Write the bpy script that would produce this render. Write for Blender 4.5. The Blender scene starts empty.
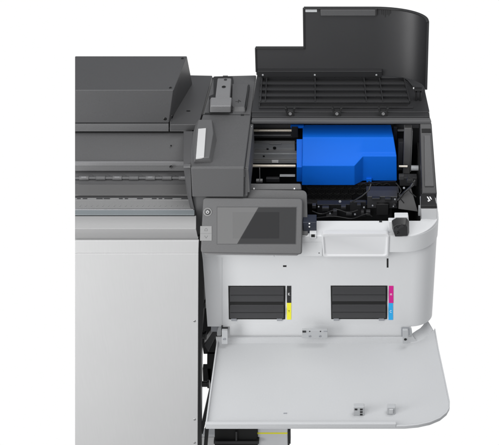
import bpy, bmesh, math, random
from mathutils import Vector, Matrix
random.seed(4)
R = math.radians
scene = bpy.context.scene
col = scene.collection

# ------------------------------------------------------------------ camera
TH = R(38.0); DIST = 3.2; FPX = 1200.0; U0 = 345.0; V0 = 222.5
CAM = Vector((0, -DIST*math.cos(TH), DIST*math.sin(TH)))
FWD = Vector((0, math.cos(TH), -math.sin(TH)))
UPV = Vector((0, math.sin(TH), math.cos(TH)))
cd = bpy.data.cameras.new('camera'); cam = bpy.data.objects.new('camera', cd); col.objects.link(cam)
cam.location = CAM; cam.rotation_euler = (math.pi/2-TH, 0, 0)
cd.sensor_width = 36; cd.lens = FPX/499*36; cd.shift_x = (249.5-U0)/499
cd.clip_start = 0.05; cd.clip_end = 200
scene.camera = cam

# ------------------------------------------------------------------ world: plain white background, dimmed overhead so the softboxes give direction
w = bpy.data.worlds.new('World'); scene.world = w; w.use_nodes = True
nt = w.node_tree; bg = nt.nodes['Background']
tc = nt.nodes.new('ShaderNodeTexCoord'); sx = nt.nodes.new('ShaderNodeSeparateXYZ')
rp = nt.nodes.new('ShaderNodeValToRGB')
mr = nt.nodes.new('ShaderNodeMapRange'); mr.inputs['From Min'].default_value = -1; mr.inputs['From Max'].default_value = 1
nt.links.new(tc.outputs['Generated'], sx.inputs[0]); nt.links.new(sx.outputs['Z'], mr.inputs['Value'])
nt.links.new(mr.outputs[0], rp.inputs[0]); nt.links.new(rp.outputs[0], bg.inputs['Color'])
rp.color_ramp.elements[0].position = 0.0; rp.color_ramp.elements[0].color = (1, 1, 1, 1)
rp.color_ramp.elements[1].position = 1.0; rp.color_ramp.elements[1].color = (.42, .43, .45, 1)
e = rp.color_ramp.elements.new(.47); e.color = (1, 1, 1, 1)
e = rp.color_ramp.elements.new(.56); e.color = (.42, .43, .45, 1)
# background stays white; dimmed behind the camera so front faces get less light
my = nt.nodes.new('ShaderNodeMapRange'); my.interpolation_type = 'SMOOTHSTEP'
my.inputs['From Min'].default_value = -.25; my.inputs['From Max'].default_value = .40
nt.links.new(sx.outputs['Y'], my.inputs['Value'])
mxw = nt.nodes.new('ShaderNodeMix'); mxw.data_type = 'RGBA'; mxw.inputs[6].default_value = (.42, .425, .435, 1)
nt.links.new(my.outputs[0], mxw.inputs[0]); nt.links.new(rp.outputs[0], mxw.inputs[7]); nt.links.new(mxw.outputs[2], bg.inputs['Color'])
bg.inputs['Strength'].default_value = 1.0

# ------------------------------------------------------------------ softboxes added out of view
def area(name, loc, target, sx_, sy_, power, roll=0):
    l = bpy.data.lights.new(name, 'AREA'); l.shape = 'RECTANGLE'; l.size = sx_; l.size_y = sy_; l.energy = power
    o = bpy.data.objects.new(name, l); col.objects.link(o); o.location = loc
    q = (Vector(target)-Vector(loc)).to_track_quat('-Z', 'Y')
    o.rotation_euler = (q.to_matrix() @ Matrix.Rotation(roll, 3, 'Z')).to_euler()
    return o
area('overhead_softbox', (.7, -.2, 3.3), (0, 0.1, 0), 2.2, 1.6, 60)
# front softbox left of the camera; its inner edge is what mirrors as a slanting line in the touch screen
fs = area('front_softbox', (-1.31, -2.35, 2.39), (0, 0, 0), 1.8, 2.6, 60)
_z = Vector((-.08, -.787, .61)).normalized(); _e = Vector((-.50, -.515, -.69)).normalized()
_x = _e.cross(_z).normalized(); _y = _z.cross(_x)
fs.rotation_euler = Matrix((_x, _y, _z)).transposed().to_euler()

area('added_side_softbox', (-1.8, -1.25, .2), (.1, .6, .2), .7, 2.2, 34)  # added out of view to put a highlight on the skirt's rounded corner
vs = scene.view_settings
scene.display_settings.display_device = 'sRGB'
vs.view_transform = 'Standard'; vs.look = 'None'; vs.exposure = 0; vs.gamma = 1
scene.render.engine = 'CYCLES'

# ------------------------------------------------------------------ geometry helpers
def ray(u, v):
    return (FWD*FPX + Vector(((u-U0), 0, 0)) + UPV*(V0-v)).normalized()
def on(u, v, P, n):
    d = ray(u, v); return CAM + d*((P-CAM).dot(n)/d.dot(n))
NZ = Vector((0, 0, 1)); NY = Vector((0, -1, 0)); NX = Vector((1, 0, 0))
def pz(u, v, Z): return on(u, v, Vector((0, 0, Z)), NZ)
def py(u, v, Y): return on(u, v, Vector((0, Y, 0)), NY)
def px(u, v, X): return on(u, v, Vector((X, 0, 0)), NX)
def Yz(v, Z): return pz(U0, v, Z).y
def Zy(v, Y): return py(U0, v, Y).z
def Xyz(u, Y, Z):
    d = (Vector((0, Y, Z))-CAM).dot(FWD); return (u-U0)/FPX*d

CUTP = CAM; CUTN = ray(75, 0).cross(ray(75, 445)).normalized()      # the machine is cut off where the photograph stops
if CUTN.x > 0: CUTN = -CUTN
WPOS = {}
LIMITCUT = True

class MB:
    """collects shapes in world coordinates; build() links them as one mesh object"""
    def __init__(s): s.bm = bmesh.new()
    def loft(s, loops, cap=True, closed=True):
        rows = [[s.bm.verts.new(p) for p in L] for L in loops]
        n = len(rows[0])
        for a, b in zip(rows, rows[1:]):
            for i in range(n if closed else n-1):
                j = (i+1) % n
                try: s.bm.faces.new((a[i], a[j], b[j], b[i]))
                except Exception: pass
        if cap and closed:
            for r in (rows[0], rows[-1]):
                try: s.bm.faces.new(r)
                except Exception: pass
        return s
    def prism(s, pts, off):                     # polygon + offset vector
        off = Vector(off); return s.loft([[Vector(p) for p in pts], [Vector(p)+off for p in pts]])
    def box(s, a, b):
        (x0, y0, z0), (x1, y1, z1) = a, b
        return s.prism([(x0, y0, z0), (x1, y0, z0), (x1, y1, z0), (x0, y1, z0)], (0, 0, z1-z0))
    def tube(s, a, b, r, n=16, r2=None):
        a = Vector(a); b = Vector(b); d = (b-a).normalized(); r2 = r if r2 is None else r2
        p = d.orthogonal().normalized(); q = d.cross(p)
        L = lambda c, rr: [c + (p*math.cos(t)+q*math.sin(t))*rr for t in (2*math.pi*i/n for i in range(n))]
        return s.loft([L(a, r), L(b, r2)])
    def lathe(s, c, n_, prof, seg=20):          # prof: (radius, height along n_)
        c = Vector(c); d = Vector(n_).normalized(); p = d.orthogonal().normalized(); q = d.cross(p)
        return s.loft([[c + d*h + (p*math.cos(t)+q*math.sin(t))*max(r, 1e-5) for t in (2*math.pi*i/seg for i in range(seg))] for r, h in prof])
    def build(s, name, mat, parent=None, bevel=0.0, smooth=False, cut=True, seg=2, label=None):
        bm = s.bm
        bmesh.ops.recalc_face_normals(bm, faces=bm.faces)
        if cut:
            ds = [(v.co-CUTP).dot(CUTN) for v in bm.verts]
            if max(ds) > 0:
                r = bmesh.ops.bisect_plane(bm, geom=bm.verts[:]+bm.edges[:]+bm.faces[:], plane_co=CUTP, plane_no=CUTN, clear_outer=True)
                ed = [g for g in r['geom_cut'] if isinstance(g, bmesh.types.BMEdge)]
                if ed:
                    try: bmesh.ops.holes_fill(bm, edges=ed, sides=0)
                    except Exception: pass
                bmesh.ops.recalc_face_normals(bm, faces=bm.faces)
        vsx = [v.co.copy() for v in bm.verts]
        c = Vector(((min(v.x for v in vsx)+max(v.x for v in vsx))/2, (min(v.y for v in vsx)+max(v.y for v in vsx))/2, (min(v.z for v in vsx)+max(v.z for v in vsx))/2))
        for v in bm.verts: v.co -= c
        me = bpy.data.meshes.new(name); bm.to_mesh(me); bm.free()
        me.materials.append(mat)
        o = bpy.data.objects.new(name, me); col.objects.link(o)
        pp = Vector((0, 0, 0))
        if parent: o.parent = parent; pp = WPOS[parent.name]
        o.location = c-pp; WPOS[o.name] = c
        if smooth or bevel:
            for f in me.polygons: f.use_smooth = True
            if hasattr(me, 'set_sharp_from_angle'): me.set_sharp_from_angle(angle=R(38))
        if bevel:
            m = o.modifiers.new('bevel', 'BEVEL'); m.width = bevel; m.segments = seg; m.limit_method = 'ANGLE'; m.angle_limit = R(35)
            m.harden_normals = True; m.use_clamp_overlap = True
        if label: o['label'] = label
        return o

def rounded(pts, rads, seg=6):
    """round the corners of a planar polygon (3-D points)"""
    out = []; n = len(pts); pts = [Vector(p) for p in pts]
    for i in range(n):
        r = rads[i] if isinstance(rads, (list, tuple)) else rads
        p = pts[i]; a = pts[i-1]-p; b = pts[(i+1) % n]-p
        if r <= 0: out.append(p); continue
        ra = min(r, a.length*.49); rb = min(r, b.length*.49)
        s = p+a.normalized()*ra; t = p+b.normalized()*rb
        for k in range(seg+1):
            f = k/seg; out.append(s*(1-f)**2 + p*2*f*(1-f) + t*f*f)
    return out
def polyz(uv, Z): return [pz(u, v, Z) for u, v in uv]
def polyy(uv, Y): return [py(u, v, Y) for u, v in uv]
def rect(u0, v0, u1, v1): return [(u0, v0), (u1, v0), (u1, v1), (u0, v1)]

# ------------------------------------------------------------------ materials (all procedural)
def mat(name, rgb, rough=.5, metal=0, var=.06, grain=0.0, gscale=900, spec=.5, aniso=None, coat=0, bump=True):
    m = bpy.data.materials.new(name); m.use_nodes = True
    t = m.node_tree; b = t.nodes['Principled BSDF']; N = t.nodes.new; L = t.links.new
    b.inputs['Roughness'].default_value = rough; b.inputs['Metallic'].default_value = metal
    b.inputs['Specular IOR Level'].default_value = spec; b.inputs['Coat Weight'].default_value = coat
    c = N('ShaderNodeTexCoord')
    n1 = N('ShaderNodeTexNoise'); n1.inputs['Scale'].default_value = 7; n1.inputs['Detail'].default_value = 4
    L(c.outputs['Object'], n1.inputs['Vector'])
    n2 = N('ShaderNodeTexNoise'); n2.inputs['Scale'].default_value = gscale; n2.inputs['Detail'].default_value = 2
    mp = N('ShaderNodeMapping')
    if aniso: mp.inputs['Scale'].default_value = aniso
    L(c.outputs['Object'], mp.inputs['Vector']); L(mp.outputs[0], n2.inputs['Vector'])
    mx = N('ShaderNodeMix'); mx.data_type = 'RGBA'
    mx.inputs[6].default_value = (*[x*(1-var) for x in rgb], 1); mx.inputs[7].default_value = (*[min(1, x*(1+var)) for x in rgb], 1)
    L(n1.outputs[0], mx.inputs[0])
    out = mx.outputs[2]
    if grain:
        m2 = N('ShaderNodeMix'); m2.data_type = 'RGBA'; m2.blend_type = 'MULTIPLY'; m2.inputs[0].default_value = 1
        r2 = N('ShaderNodeMapRange'); r2.inputs['From Min'].default_value = .3; r2.inputs['From Max'].default_value = .7
        r2.inputs['To Min'].default_value = 1-grain; r2.inputs['To Max'].default_value = 1+grain
        L(n2.outputs[0], r2.inputs[0]); L(out, m2.inputs[6]); L(r2.outputs[0], m2.inputs[7]); out = m2.outputs[2]
    L(out, b.inputs['Base Color'])
    rr = N('ShaderNodeMapRange'); rr.inputs['To Min'].default_value = rough*.9; rr.inputs['To Max'].default_value = min(1, rough*1.12)
    L(n1.outputs[0], rr.inputs[0]); L(rr.outputs[0], b.inputs['Roughness'])
    if not bump: return m
    bp = N('ShaderNodeBump'); bp.inputs['Strength'].default_value = .12 if grain else .03; bp.inputs['Distance'].default_value = .0004
    L(n2.outputs[0], bp.inputs['Height']); L(bp.outputs[0], b.inputs['Normal'])
    return m
M = dict(
    lid   = mat('painted_dark_steel', (.062, .062, .064), .48, grain=.12, gscale=700),
    grey  = mat('textured_grey_plastic', (.088, .088, .090), .5, grain=.12, gscale=600),
    grey2 = mat('mid_grey_plastic', (.106, .106, .108), .48, grain=.10, gscale=600),
    bezel = mat('console_grey_plastic', (.088, .088, .090), .48, grain=.08, gscale=600),
    handle= mat('handle_grey_plastic', (.19, .19, .194), .42, grain=.08, gscale=600),
    dark  = mat('charcoal_plastic', (.022, .022, .0235), .40, grain=.14, gscale=700),
    black = mat('black_plastic', (.013, .013, .0135), .42, grain=.1),
    pit   = mat('matte_black', (.004, .004, .004), .8),
    blue  = mat('blue_moulded_plastic', (.003, .122, .63), .5, var=.05, grain=.06, spec=.15),
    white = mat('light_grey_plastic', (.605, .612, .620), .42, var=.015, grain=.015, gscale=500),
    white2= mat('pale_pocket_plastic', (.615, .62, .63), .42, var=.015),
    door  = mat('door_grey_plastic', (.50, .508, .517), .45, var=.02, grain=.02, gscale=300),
    sheet = mat('brushed_light_panel', (.44, .44, .44), .5, var=.02, grain=.016, gscale=60, aniso=(9, 1, .35)),
    steel = mat('brushed_steel', (.42, .42, .43), .35, metal=.8, grain=.08, aniso=(.05, 4, 4)),
    platen= mat('grey_platen_metal', (.215, .215, .215), .42, grain=.08),
    chute = mat('chute_metal', (.275, .275, .275), .45, var=.03, grain=.03, aniso=(.1, 2, 2)),
    chute_shaded = mat('shaded_chute_metal', (.19, .19, .19), .45, var=.03, grain=.03, aniso=(.1, 2, 2)),  # chute metal darkened to carry the shading of the lower face
    blued = mat('blue_grey_metal', (.17, .19, .20), .4, grain=.05),
    roller= mat('roller_grey', (.115, .114, .114), .4, grain=.08),
    rail  = mat('rail_metal', (.40, .41, .415), .32, metal=.4, grain=.1, aniso=(.1, 4, 4)),
    rod   = mat('cream_rod', (.95, .86, .72), .25, metal=.3),
    navy  = mat('navy_plastic', (.018, .022, .035), .3),
    drawer= mat('drawer_charcoal', (.036, .036, .038), .36, grain=.1),
    key   = mat('key_grey', (.22, .22, .22), .45),
    keyink= mat('key_ink', (.15, .15, .15), .5),
    screen= mat('screen_glass', (.036, .036, .037), .012, var=.01, spec=.5, bump=False),
    display=mat('display_area', (.024, .024, .025), .012, var=.01, spec=.5, bump=False),
    screw = mat('black_screw', (.006, .006, .006), .3),
    screwm= mat('metal_screw', (.35, .35, .35), .3, metal=.8),
    lamp  = mat('pale_status_lens', (.58, .58, .58), .3, var=.01),
    hexg  = mat('dark_filter_plate', (.008, .008, .009), .45),
    mag   = mat('magenta_sticker', (.60, .0, .24), .45, var=.02),
    cyan  = mat('cyan_sticker', (.015, .38, .78), .45, var=.02),
    yel   = mat('yellow_sticker', (.80, .76, .03), .45, var=.02),
    ink   = mat('black_sticker', (.012, .012, .013), .4),
    print = mat('white_print', (.82, .82, .82), .5, var=.01),
    shade = mat('grey_hardware', (.28, .29, .31), .4),
    pale  = mat('pale_hardware', (.42, .43, .44), .4),
)

# ------------------------------------------------------------------ the printer
ROOT = bpy.data.objects.new('large_format_printer', None); col.objects.link(ROOT)
ROOT.location = (-.1, .25, -1.1); WPOS[ROOT.name] = Vector(ROOT.location)
ROOT['label'] = 'wide grey and white printer with its lid raised and ink door folded down'
ROOT['category'] = 'printer'
def P(mb, name, m, bevel=0., parent=None, **k): return mb.build(name, M[m], parent or ROOT, bevel, **k)

def screw(p, n, r=.004, m='screw', parent=None, h=.0015):
    b = MB(); b.lathe(p, n, [(r, -.001), (r, h*.5), (r*.75, h), (r*.45, h), (r*.4, h*.2), (0, h*.2)], 12)
    return P(b, 'screw', m, parent=parent, smooth=True)

# ============ left half: media housing
ZM = .15                               # top of the grey service module
XL = -1.0
# --- rear lid box
ZC = .24
yc = Yz(90, ZC); yb = Yz(56, ZC); zb = .13; yf = Yz(123, zb)
rt_c = pz(173.6, 90, ZC); rt_b = pz(187, 56, ZC); rt_f = pz(169, 123, zb); rt_bb = Vector((rt_b.x+.004, yb+.03, zb))
b = MB()
L_ = [(XL, yf, zb), (XL, yc, ZC), (XL, yb, ZC), (XL, yb+.03, zb)]
b.loft([[Vector(p) for p in L_], [rt_f, rt_c, rt_b, rt_bb]])
lid = P(b, 'rear_cover', 'lid', .0025)
screw(pz(182.5, 58.5, ZC), (0, 0, 1), .0042, parent=lid)
screw(pz(170.5, 87.8, ZC), (0, 0, 1), .0042, parent=lid)
nf = (Vector((0, yc-yf, 0))+Vector((0, 0, ZC-zb))).cross(Vector((-1, 0, 0))).normalized()
if nf.y > 0: nf = -nf
screw(on(165, 118.8, rt_f, nf), nf, .005, parent=lid)
screw(on(172, 115.5, rt_f+Vector((.012, 0, 0)), NX)+Vector((0, 0, 0)), (1, 0, 0), .003, parent=lid)
# --- rounded front lip below the lid
def lipbar(ua, ub, va, vb, Z, name, m):
    y1 = Yz(va, Z); 
    zlow = Z-.02; y0 = Yz(vb, zlow)
    prof = [(y1+.03, Z), (y1, Z)]
    for k in range(7):
        t = k/6*math.pi/2; prof.append((y1+(y0-y1)*math.sin(t), zlow+(Z-zlow)*math.cos(t)))
    prof += [(y0, zlow-.004), (y1+.03, zlow-.004)]
    def loop(u): return [Vector((Xyz(u, y, z), y, z)) for y, z in prof]
    a = loop(ua) if ua > 80 else [Vector((XL, y, z)) for y, z in prof]
    return P(MB().loft([a, loop(ub)]), name, m, smooth=True)
lipbar(70, 168.6, 124.0, 130.2, zb-.002, 'cover_lip', 'grey')  # lighter grey than the lid stands in for the lip's highlight
lipbar(169.8, 192, 124.3, 130.2, zb-.0012, 'cover_lip', 'grey')
# --- flat deck between the lid and the module
b = MB(); b.prism(polyz([(188, 75), (212.3, 75.5), (200, 120), (195.6, 124.5), (169.8, 124.5)], zb), (0, 0, -.02))
dk = P(b, 'deck_cover', 'lid', .002)
o = MB(); o.prism(polyz(rect(186.5, 110.4, 190.2, 111.4), zb+.0006), (0, 0, -.001)); P(o, 'slot', 'screw', parent=dk)
b = MB(); b.prism(polyz([(188, 77.5), (216, 77.5), (204, 126), (168, 126)], zb-.022), (0, 0, -.25)); P(b, 'inner_chassis', 'pit')
b = MB(); b.box((XL, yf+.02, -.10), (rt_f.x, yb+.02, zb-.004)); P(b, 'rear_housing', 'black', .001)

# --- sloped window panel, roller bay, plates, platen as one descending stack
def strip(name, m, va, Za, vb, Zb, ua=70, ub=192, th=.012, bevel=.0008, extra=None, smooth=False):
    """a full-width plate from image row va at height Za to row vb at height Zb"""
    ya, yb_ = Yz(va, Za), Yz(vb, Zb)
    d = Vector((0, yb_-ya, Zb-Za)); n = d.cross(Vector((1, 0, 0))).normalized()
    if n.z < 0: n = -n
    prof = [Vector((0, ya, Za)), Vector((0, yb_, Zb)), Vector((0, yb_, Zb))-n*th, Vector((0, ya, Za))-n*th]
    a = [Vector((XL, p.y, p.z)) for p in prof]; c = [Vector((Xyz(ub, p.y, p.z), p.y, p.z)) for p in prof]
    return P(MB().loft([a, c]), name, m, bevel, smooth=smooth)
strip('lip_shadow_strip', 'pit', 130.3, .096, 132.4, .096, ub=183.4, th=.003)  # matte black strip laid in as the shade under the lip
strip('front_window', 'lid', 131.2, .095, 157.2+3.5, .045, ub=187)
strip('window_trim', 'handle', 160.7, .0465, 162.3, .0465, ub=186)
wl = strip('lower_trim', 'grey', 162.4, .043, 171.0, .020, ub=187)
screw(pz(171, 145.6, .074), (0, -.4, 1), .0022, parent=wl)
screw(pz(171, 166.8, .038), (0, -.4, 1), .0045, parent=wl)
strip('roller_bay', 'grey', 171.0, .012, 184.5, .004, ub=187)
# pinch rollers: shaft + pads
yr = Yz(177.4, .014)
b = MB(); b.tube((XL, yr, .012), (Xyz(187, yr, .012), yr, .012), .0045, 12); shaft = P(b, 'roller_shaft', 'grey', smooth=True)
k = 0; u = 84.0
while u < 184:
    x = Xyz(u, yr, .02); pu = .014
    b = MB(); b.lathe((x-pu, yr, .012), (1, 0, 0), [(.005, 0), (.0068, .002), (.0068, 2*pu-.002), (.005, 2*pu)], 16)
    rl = P(b, 'pinch_roller', ['grey2', 'grey'][k % 2], smooth=True)
    b = MB()
    pts = [Vector((x+.024*math.cos(t), yr+.004+.016*math.sin(t), .0085)) for t in [math.pi*i/8 for i in range(9)]]
    b.prism(pts, (0, 0, .004)); P(b, 'roller_bracket', 'grey', .001)
    o = MB(); o.tube((x-.007, yr-.004, .0180), (x+.007, yr-.004, .0180), .0010, 8); P(o, 'glint_clip', 'steel', parent=rl, smooth=True) if k % 2 == 0 else o.bm.free()
    u += 16.6; k += 1
strip('rear_plate', 'roller', 184.5, .012, 194.6, .010, ub=189)
strip('plate_groove', 'dark', 194.6, .004, 198.8, .004, ub=190)
strip('guide_strip', 'platen', 197.6, .0075, 200.2, .0075, ub=190)
pl = strip('platen', 'platen', 200.2, .006, 208.4, .004, ub=193.5)
# small holes along the platen
b = MB(); u = 80
while u < 188:
    c = pz(u, 205.8, .0058); b.lathe(c, (0, 0, 1), [(.0013, 0), (.0013, .0008), (0, .0008)], 8); u += 5.7
P(b, 'hole_row', 'chute', parent=pl)
random.seed(3); u = 77
while u < 190:
    wv = random.uniform(2, 9); v = 198.6
    b = MB(); b.prism(polyz(rect(u, v-.5, u+wv, v+.3), .0084), (0, 0, -.0005)); u += wv+random.choice([1, 2, 6, 9])
    P(b, 'scale_mark', 'dark', parent=pl)
strip('platen_edge', 'steel', 208.4, .0055, 209.6, .0055, ub=193.5, th=.004)
strip('media_bar', 'blued', 209.7, .004, 214.6, .002, ub=194.5)
strip('bar_seam', 'pit', 214.6, -.001, 215.8, -.001, ub=195)
# chute: three faces stepping down to the tall front panel
def sheet(name, rows, ub, m, th=.004, smooth=False, bevel=0):
    top = [Vector((0, Yz(v, Z), Z)) for v, Z in rows]
    back = [p + Vector((0, .0, -th)) if i < len(top)-1 else p+Vector((0, th, -th*.2)) for i, p in enumerate(top)][::-1]
    prof = top+back
    ubs = ub if isinstance(ub, list) else [ub]*len(rows)
    us = ubs + ubs[::-1]
    a = [Vector((XL, p.y, p.z)) for p in prof]; c = [Vector((Xyz(uu, p.y, p.z), p.y, p.z)) for uu, p in zip(us, prof)]
    return P(MB().loft([a, c]), name, m, bevel, smooth=smooth)
ct = [(215.8, -.002), (219, -.0035), (224, -.010), (228.8, -.018)]
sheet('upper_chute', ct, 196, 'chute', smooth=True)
sheet('lower_chute', [(228.9, -.0185), (234, -.029), (240.8, -.048)], [196, 197, 198.6], 'chute_shaded', smooth=True)
ys1 = Yz(240.8, -.048)
# tall front panel: top lip, upper band, face
b = MB()
def ysl(z): return -.030-.10*(-.05-z)           # leans slightly towards the viewer as it goes down
z0 = Zy(240.6, -.030)
def pan(name, va, vb, dy, m='sheet'):
    P0 = Vector((0, ysl(z0)+dy, z0)); n = Vector((0, -1, .10)).normalized()
    q = [on(60, va, P0, n), on(198.8 if va < 250 else 198.4, va, P0, n), on(197.4 if vb > 300 else 198.4, vb, P0, n), on(60, vb, P0, n)]
    q[0].x = q[3].x = XL
    return P(MB().prism(q, (0, .006, 0)), name, m, .0012)
pan('panel_upper_band', 240.8, 253.7, .004)
fp = pan('front_panel', 253.9, 470, 0)
P0 = Vector((0, ysl(z0), z0)); nn = Vector((0, -1, .10)).normalized()
for v in (321, 419.4, 442.6): screw(on(194.6, v, P0, nn), nn, .0036, 'screwm', parent=fp)

# ============ grey service module (left of the ink tower)
YF = Yz(167, ZM)                       # its front face
b = MB()
top = [(213.8, 76), (256.2, 75), (244.3, 167), (190.6, 167), (190.9, 150), (193, 131), (201, 120.5)]
topw = polyz(top, ZM); b.prism(topw, (0, 0, -.035))
mod = P(b, 'module_top', 'grey', .003)
# seam and slots on the top
for uv in ([(201.2, 114.2), (249.8, 114.6), (249.8, 115.0), (201, 114.7)],): 
    P(MB().prism(polyz(uv, ZM+.0005), (0, 0, -.001)), 'seam', 'black', parent=mod)
for u, v, wv in ((207, 113.6, 4.4), (242.4, 114.8, 3.2), (225.4, 76.4, 5)):
    P(MB().prism(polyz(rect(u-wv/2, v-.8, u+wv/2, v+.8), ZM+.0008), (0, 0, -.002)), 'slot', 'screw', parent=mod)
# front face: seam at v=167, face to v=197
b = MB(); b.prism([py(190.8, 168.2, YF-.001), py(244.2, 168.2, YF-.001), py(243.8, 197, YF-.001), py(192.3, 197, YF-.001)], (0, .10, 0))
mf = P(b, 'module_front', 'grey', .0025)
b = MB(); b.box((Xyz(192, YF+.01, .05), YF+.006, .05), (Xyz(243, YF+.01, .05), YF+.3, ZM-.03)); P(b, 'module_core', 'pit')
# tapered left cheek
b = MB()
ch = [(183.6, 131), (192.6, 131), (190.6, 168), (192.2, 213), (197, 213), (196.5, 228), (191.2, 213), (186.4, 190), (183.8, 167)]
yk = YF+.012
b.loft([[pz(183.4, 131, .115), pz(193, 131, ZM-.006), py(190.4, 167.6, YF+.002), py(191.2, 197, YF+.002), py(196.8, 216, YF+.010), py(192.2, 215.5, YF+.012), py(187.2, 196, YF+.018), py(183.6, 168, YF+.022)],
        [Vector((p.x, p.y+.03, p.z-.03)) for p in [pz(183.4, 131, .115), pz(193, 131, ZM-.006), py(190.4, 167.6, YF+.002), py(191.2, 197, YF+.002), py(196.8, 216, YF+.010), py(192.2, 215.5, YF+.012), py(187.2, 196, YF+.018), py(183.6, 168, YF+.022)]]])
ck = P(b, 'side_cheek', 'lid', .002)
P(MB().prism([py(183.6, 166.4, YF+.008), py(190.3, 166.4, YF-.003), py(190.3, 167.8, YF-.003), py(183.6, 167.8, YF+.008)], (0, .01, 0)), 'cheek_seam', 'grey2', parent=ck)
# lower skirt that runs down behind the touch panel
b = MB(); b.prism([py(192.0, 196.0, YF+.012), py(247, 196.0, YF+.012), py(247, 237.4, YF+.012), py(196.3, 237.4, YF+.012), py(194, 220, YF+.012)], (0, .03, 0))
P(b, 'lower_skirt', 'grey', .002)
# status lamp housing (wedge) with pale lens
b = MB()
base = polyz([(195.6, 123.5), (213.6, 123.5), (217.2, 141), (212.4, 163), (193.4, 163), (192.4, 136)], ZM-.002)
topp = polyz([(198.6, 119.6), (211.8, 119.6), (213.2, 133), (209.3, 157.2), (195.4, 158.6), (196.2, 130)], ZM+.018)
b.loft([base, topp]); wb = P(b, 'status_lamp_housing', 'grey2', .002)
P(MB().prism(polyz([(198.2, 128.6), (206, 127.9), (204, 156.4), (195.9, 157.6)], ZM+.0215), (0, 0, -.006)), 'status_lens', 'lamp', .001, parent=wb)
# latch handle
b = MB()
hb = polyz([(217, 77), (231.8, 77), (231.5, 98.5), (234, 101), (231.6, 111.5), (210.2, 112.4), (210, 100), (215.4, 97)], ZM)
b.prism(polyz([(213.5, 76.5), (232.5, 76.3), (233.5, 80), (233.8, 96), (232.6, 112.6), (209.4, 113.4), (209.0, 96), (213.6, 94)], ZM+.0025), (0, 0, -.004))
P(b, 'handle_recess', 'black', .001)
b = MB()
A = [(.000, .012), (.000, .034)]
b.prism(polyz([(217.6, 78.0), (231.2, 78.0), (229.9, 97.5), (215.2, 97.5)], ZM+.026), (0, 0, -.02))
hd = P(b, 'latch_handle', 'handle', .003, seg=3)
b = MB(); b.loft([polyz([(211, 97.4), (231.8, 97.4), (231.0, 106), (210.3, 106)], ZM+.033), polyz([(209.6, 99.6), (232.4, 99.6), (230.8, 112.8), (209.9, 112.8)], ZM+.008)])
P(b, 'grip', 'handle', .003, parent=hd, seg=3)
P(MB().prism(polyz(rect(215.4, 105.2, 224, 106.0), ZM+.0262), (0, 0, -.002)), 'grip_mark', 'key', parent=hd)
b = MB(); b.lathe(pz(223.8, 87, ZM+.0262), (0, 0, 1), [(.0058, 0), (.0058, .001), (.004, .001), (.0035, -.001), (0, -.001)], 16); P(b, 'handle_hole', 'screw', parent=hd)
b = MB(); b.lathe(pz(225.5, 79.8, ZM+.0262), (0, 0, 1), [(.0045, 0), (.0045, .001), (0, .001)], 14); P(b, 'handle_hole', 'dark', parent=hd)
# mound beside the handle
b = MB()
m0 = rounded(polyz([(231, 84), (249.2, 84), (246.4, 112), (231, 112)], ZM-.001), [.01, .006, .006, .01])
m1 = rounded(polyz([(232.5, 83.5), (248.2, 84.2), (244.4, 106.8), (232, 107)], ZM+.010), [.01, .004, .004, .01])
b.loft([m0, m1]); md = P(b, 'latch_mound', 'grey', .002)
P(MB().prism(polyz([(247.6, 85.5), (249.6, 84.6), (246.6, 106), (245.2, 109.5)], ZM+.0125), (0, 0, -.01)), 'mound_edge', 'black', parent=md)
b = MB(); c = pz(238.4, 101.4, ZM+.0105)
b.tube(c+Vector((-.008, 0, 0)), c+Vector((.008, 0, 0)), .0006, 6); b.tube(c+Vector((0, -.008, 0)), c+Vector((0, .008, 0)), .0006, 6); b.tube(c+Vector((0, .008, 0)), c+Vector((.006, .001, 0)), .0006, 6)
P(b, 'embossed_mark', 'black', parent=md)

# ============ ink tower: white body
ZB = -.035                              # top of the white rim
Yr = Yz(220.5, ZB)
XR = Xyz(437.3, .10, -.10)
def corner(x0, x1, y0, depth, rx, ry, n=14):
    """plan outline: from (x0,y0) along the front to a rounded right corner and back"""
    pts = [(x0, y0), (x1-rx, y0)]
    for k in range(1, n+1):
        t = k/n*math.pi/2; pts.append((x1-rx+rx*math.sin(t), y0+ry-ry*math.cos(t)))
    pts.append((x1, y0+ry+depth)); return pts
# inner front face wall (recessed) 
yi = .020
zbot = Zy(338, yi)
xl = Xyz(203.5, yi, -.2)
b = MB()
fo = corner(Xyz(208.6, yi, zbot), Xyz(432.6, .1, -.33), yi, .16, .066, .055)
zc = Zy(326.5, yi)
outT = [Vector((x, y, -.045)) for x, y in fo]; outT[0].x = Xyz(202.2, yi, -.10)
outB = [Vector((x, y, zc)) for x, y in fo]
def inner(L):
    return [Vector((p.x-(.02 if i > 1 else 0), p.y+(.02 if i < 8 else .02*(1-min(1, (i-8)/7))), p.z)) for i, p in enumerate(L)]
b.loft([outT + inner(outT)[::-1], outB + inner(outB)[::-1]])
body = P(b, 'ink_tower_body', 'white', .002, seg=2)
# rear side of the body seen past the corner
b = MB(); b.box((fo[-1][0]-.01, .115, Zy(318.5, .115)), (Xyz(433.4, .12, -.27), .32, -.05)); P(b, 'side_panel', 'white', .003)
P(MB().prism(polyy([(220, 325), (402.6, 325), (402.6, 337.6), (224, 337.6)], yi+.012), (0, .02, 0)), 'sill_backing', 'white', .001)
# lower strip of the face down to the door hinge
b = MB(); b.prism(polyy([(229.8, 325), (411, 325), (411, 327.2), (409.8, 338), (401.6, 338), (229.8, 338)], yi-.0003), (0, .05, 0)); P(b, 'lower_face', 'white', 0)
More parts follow.
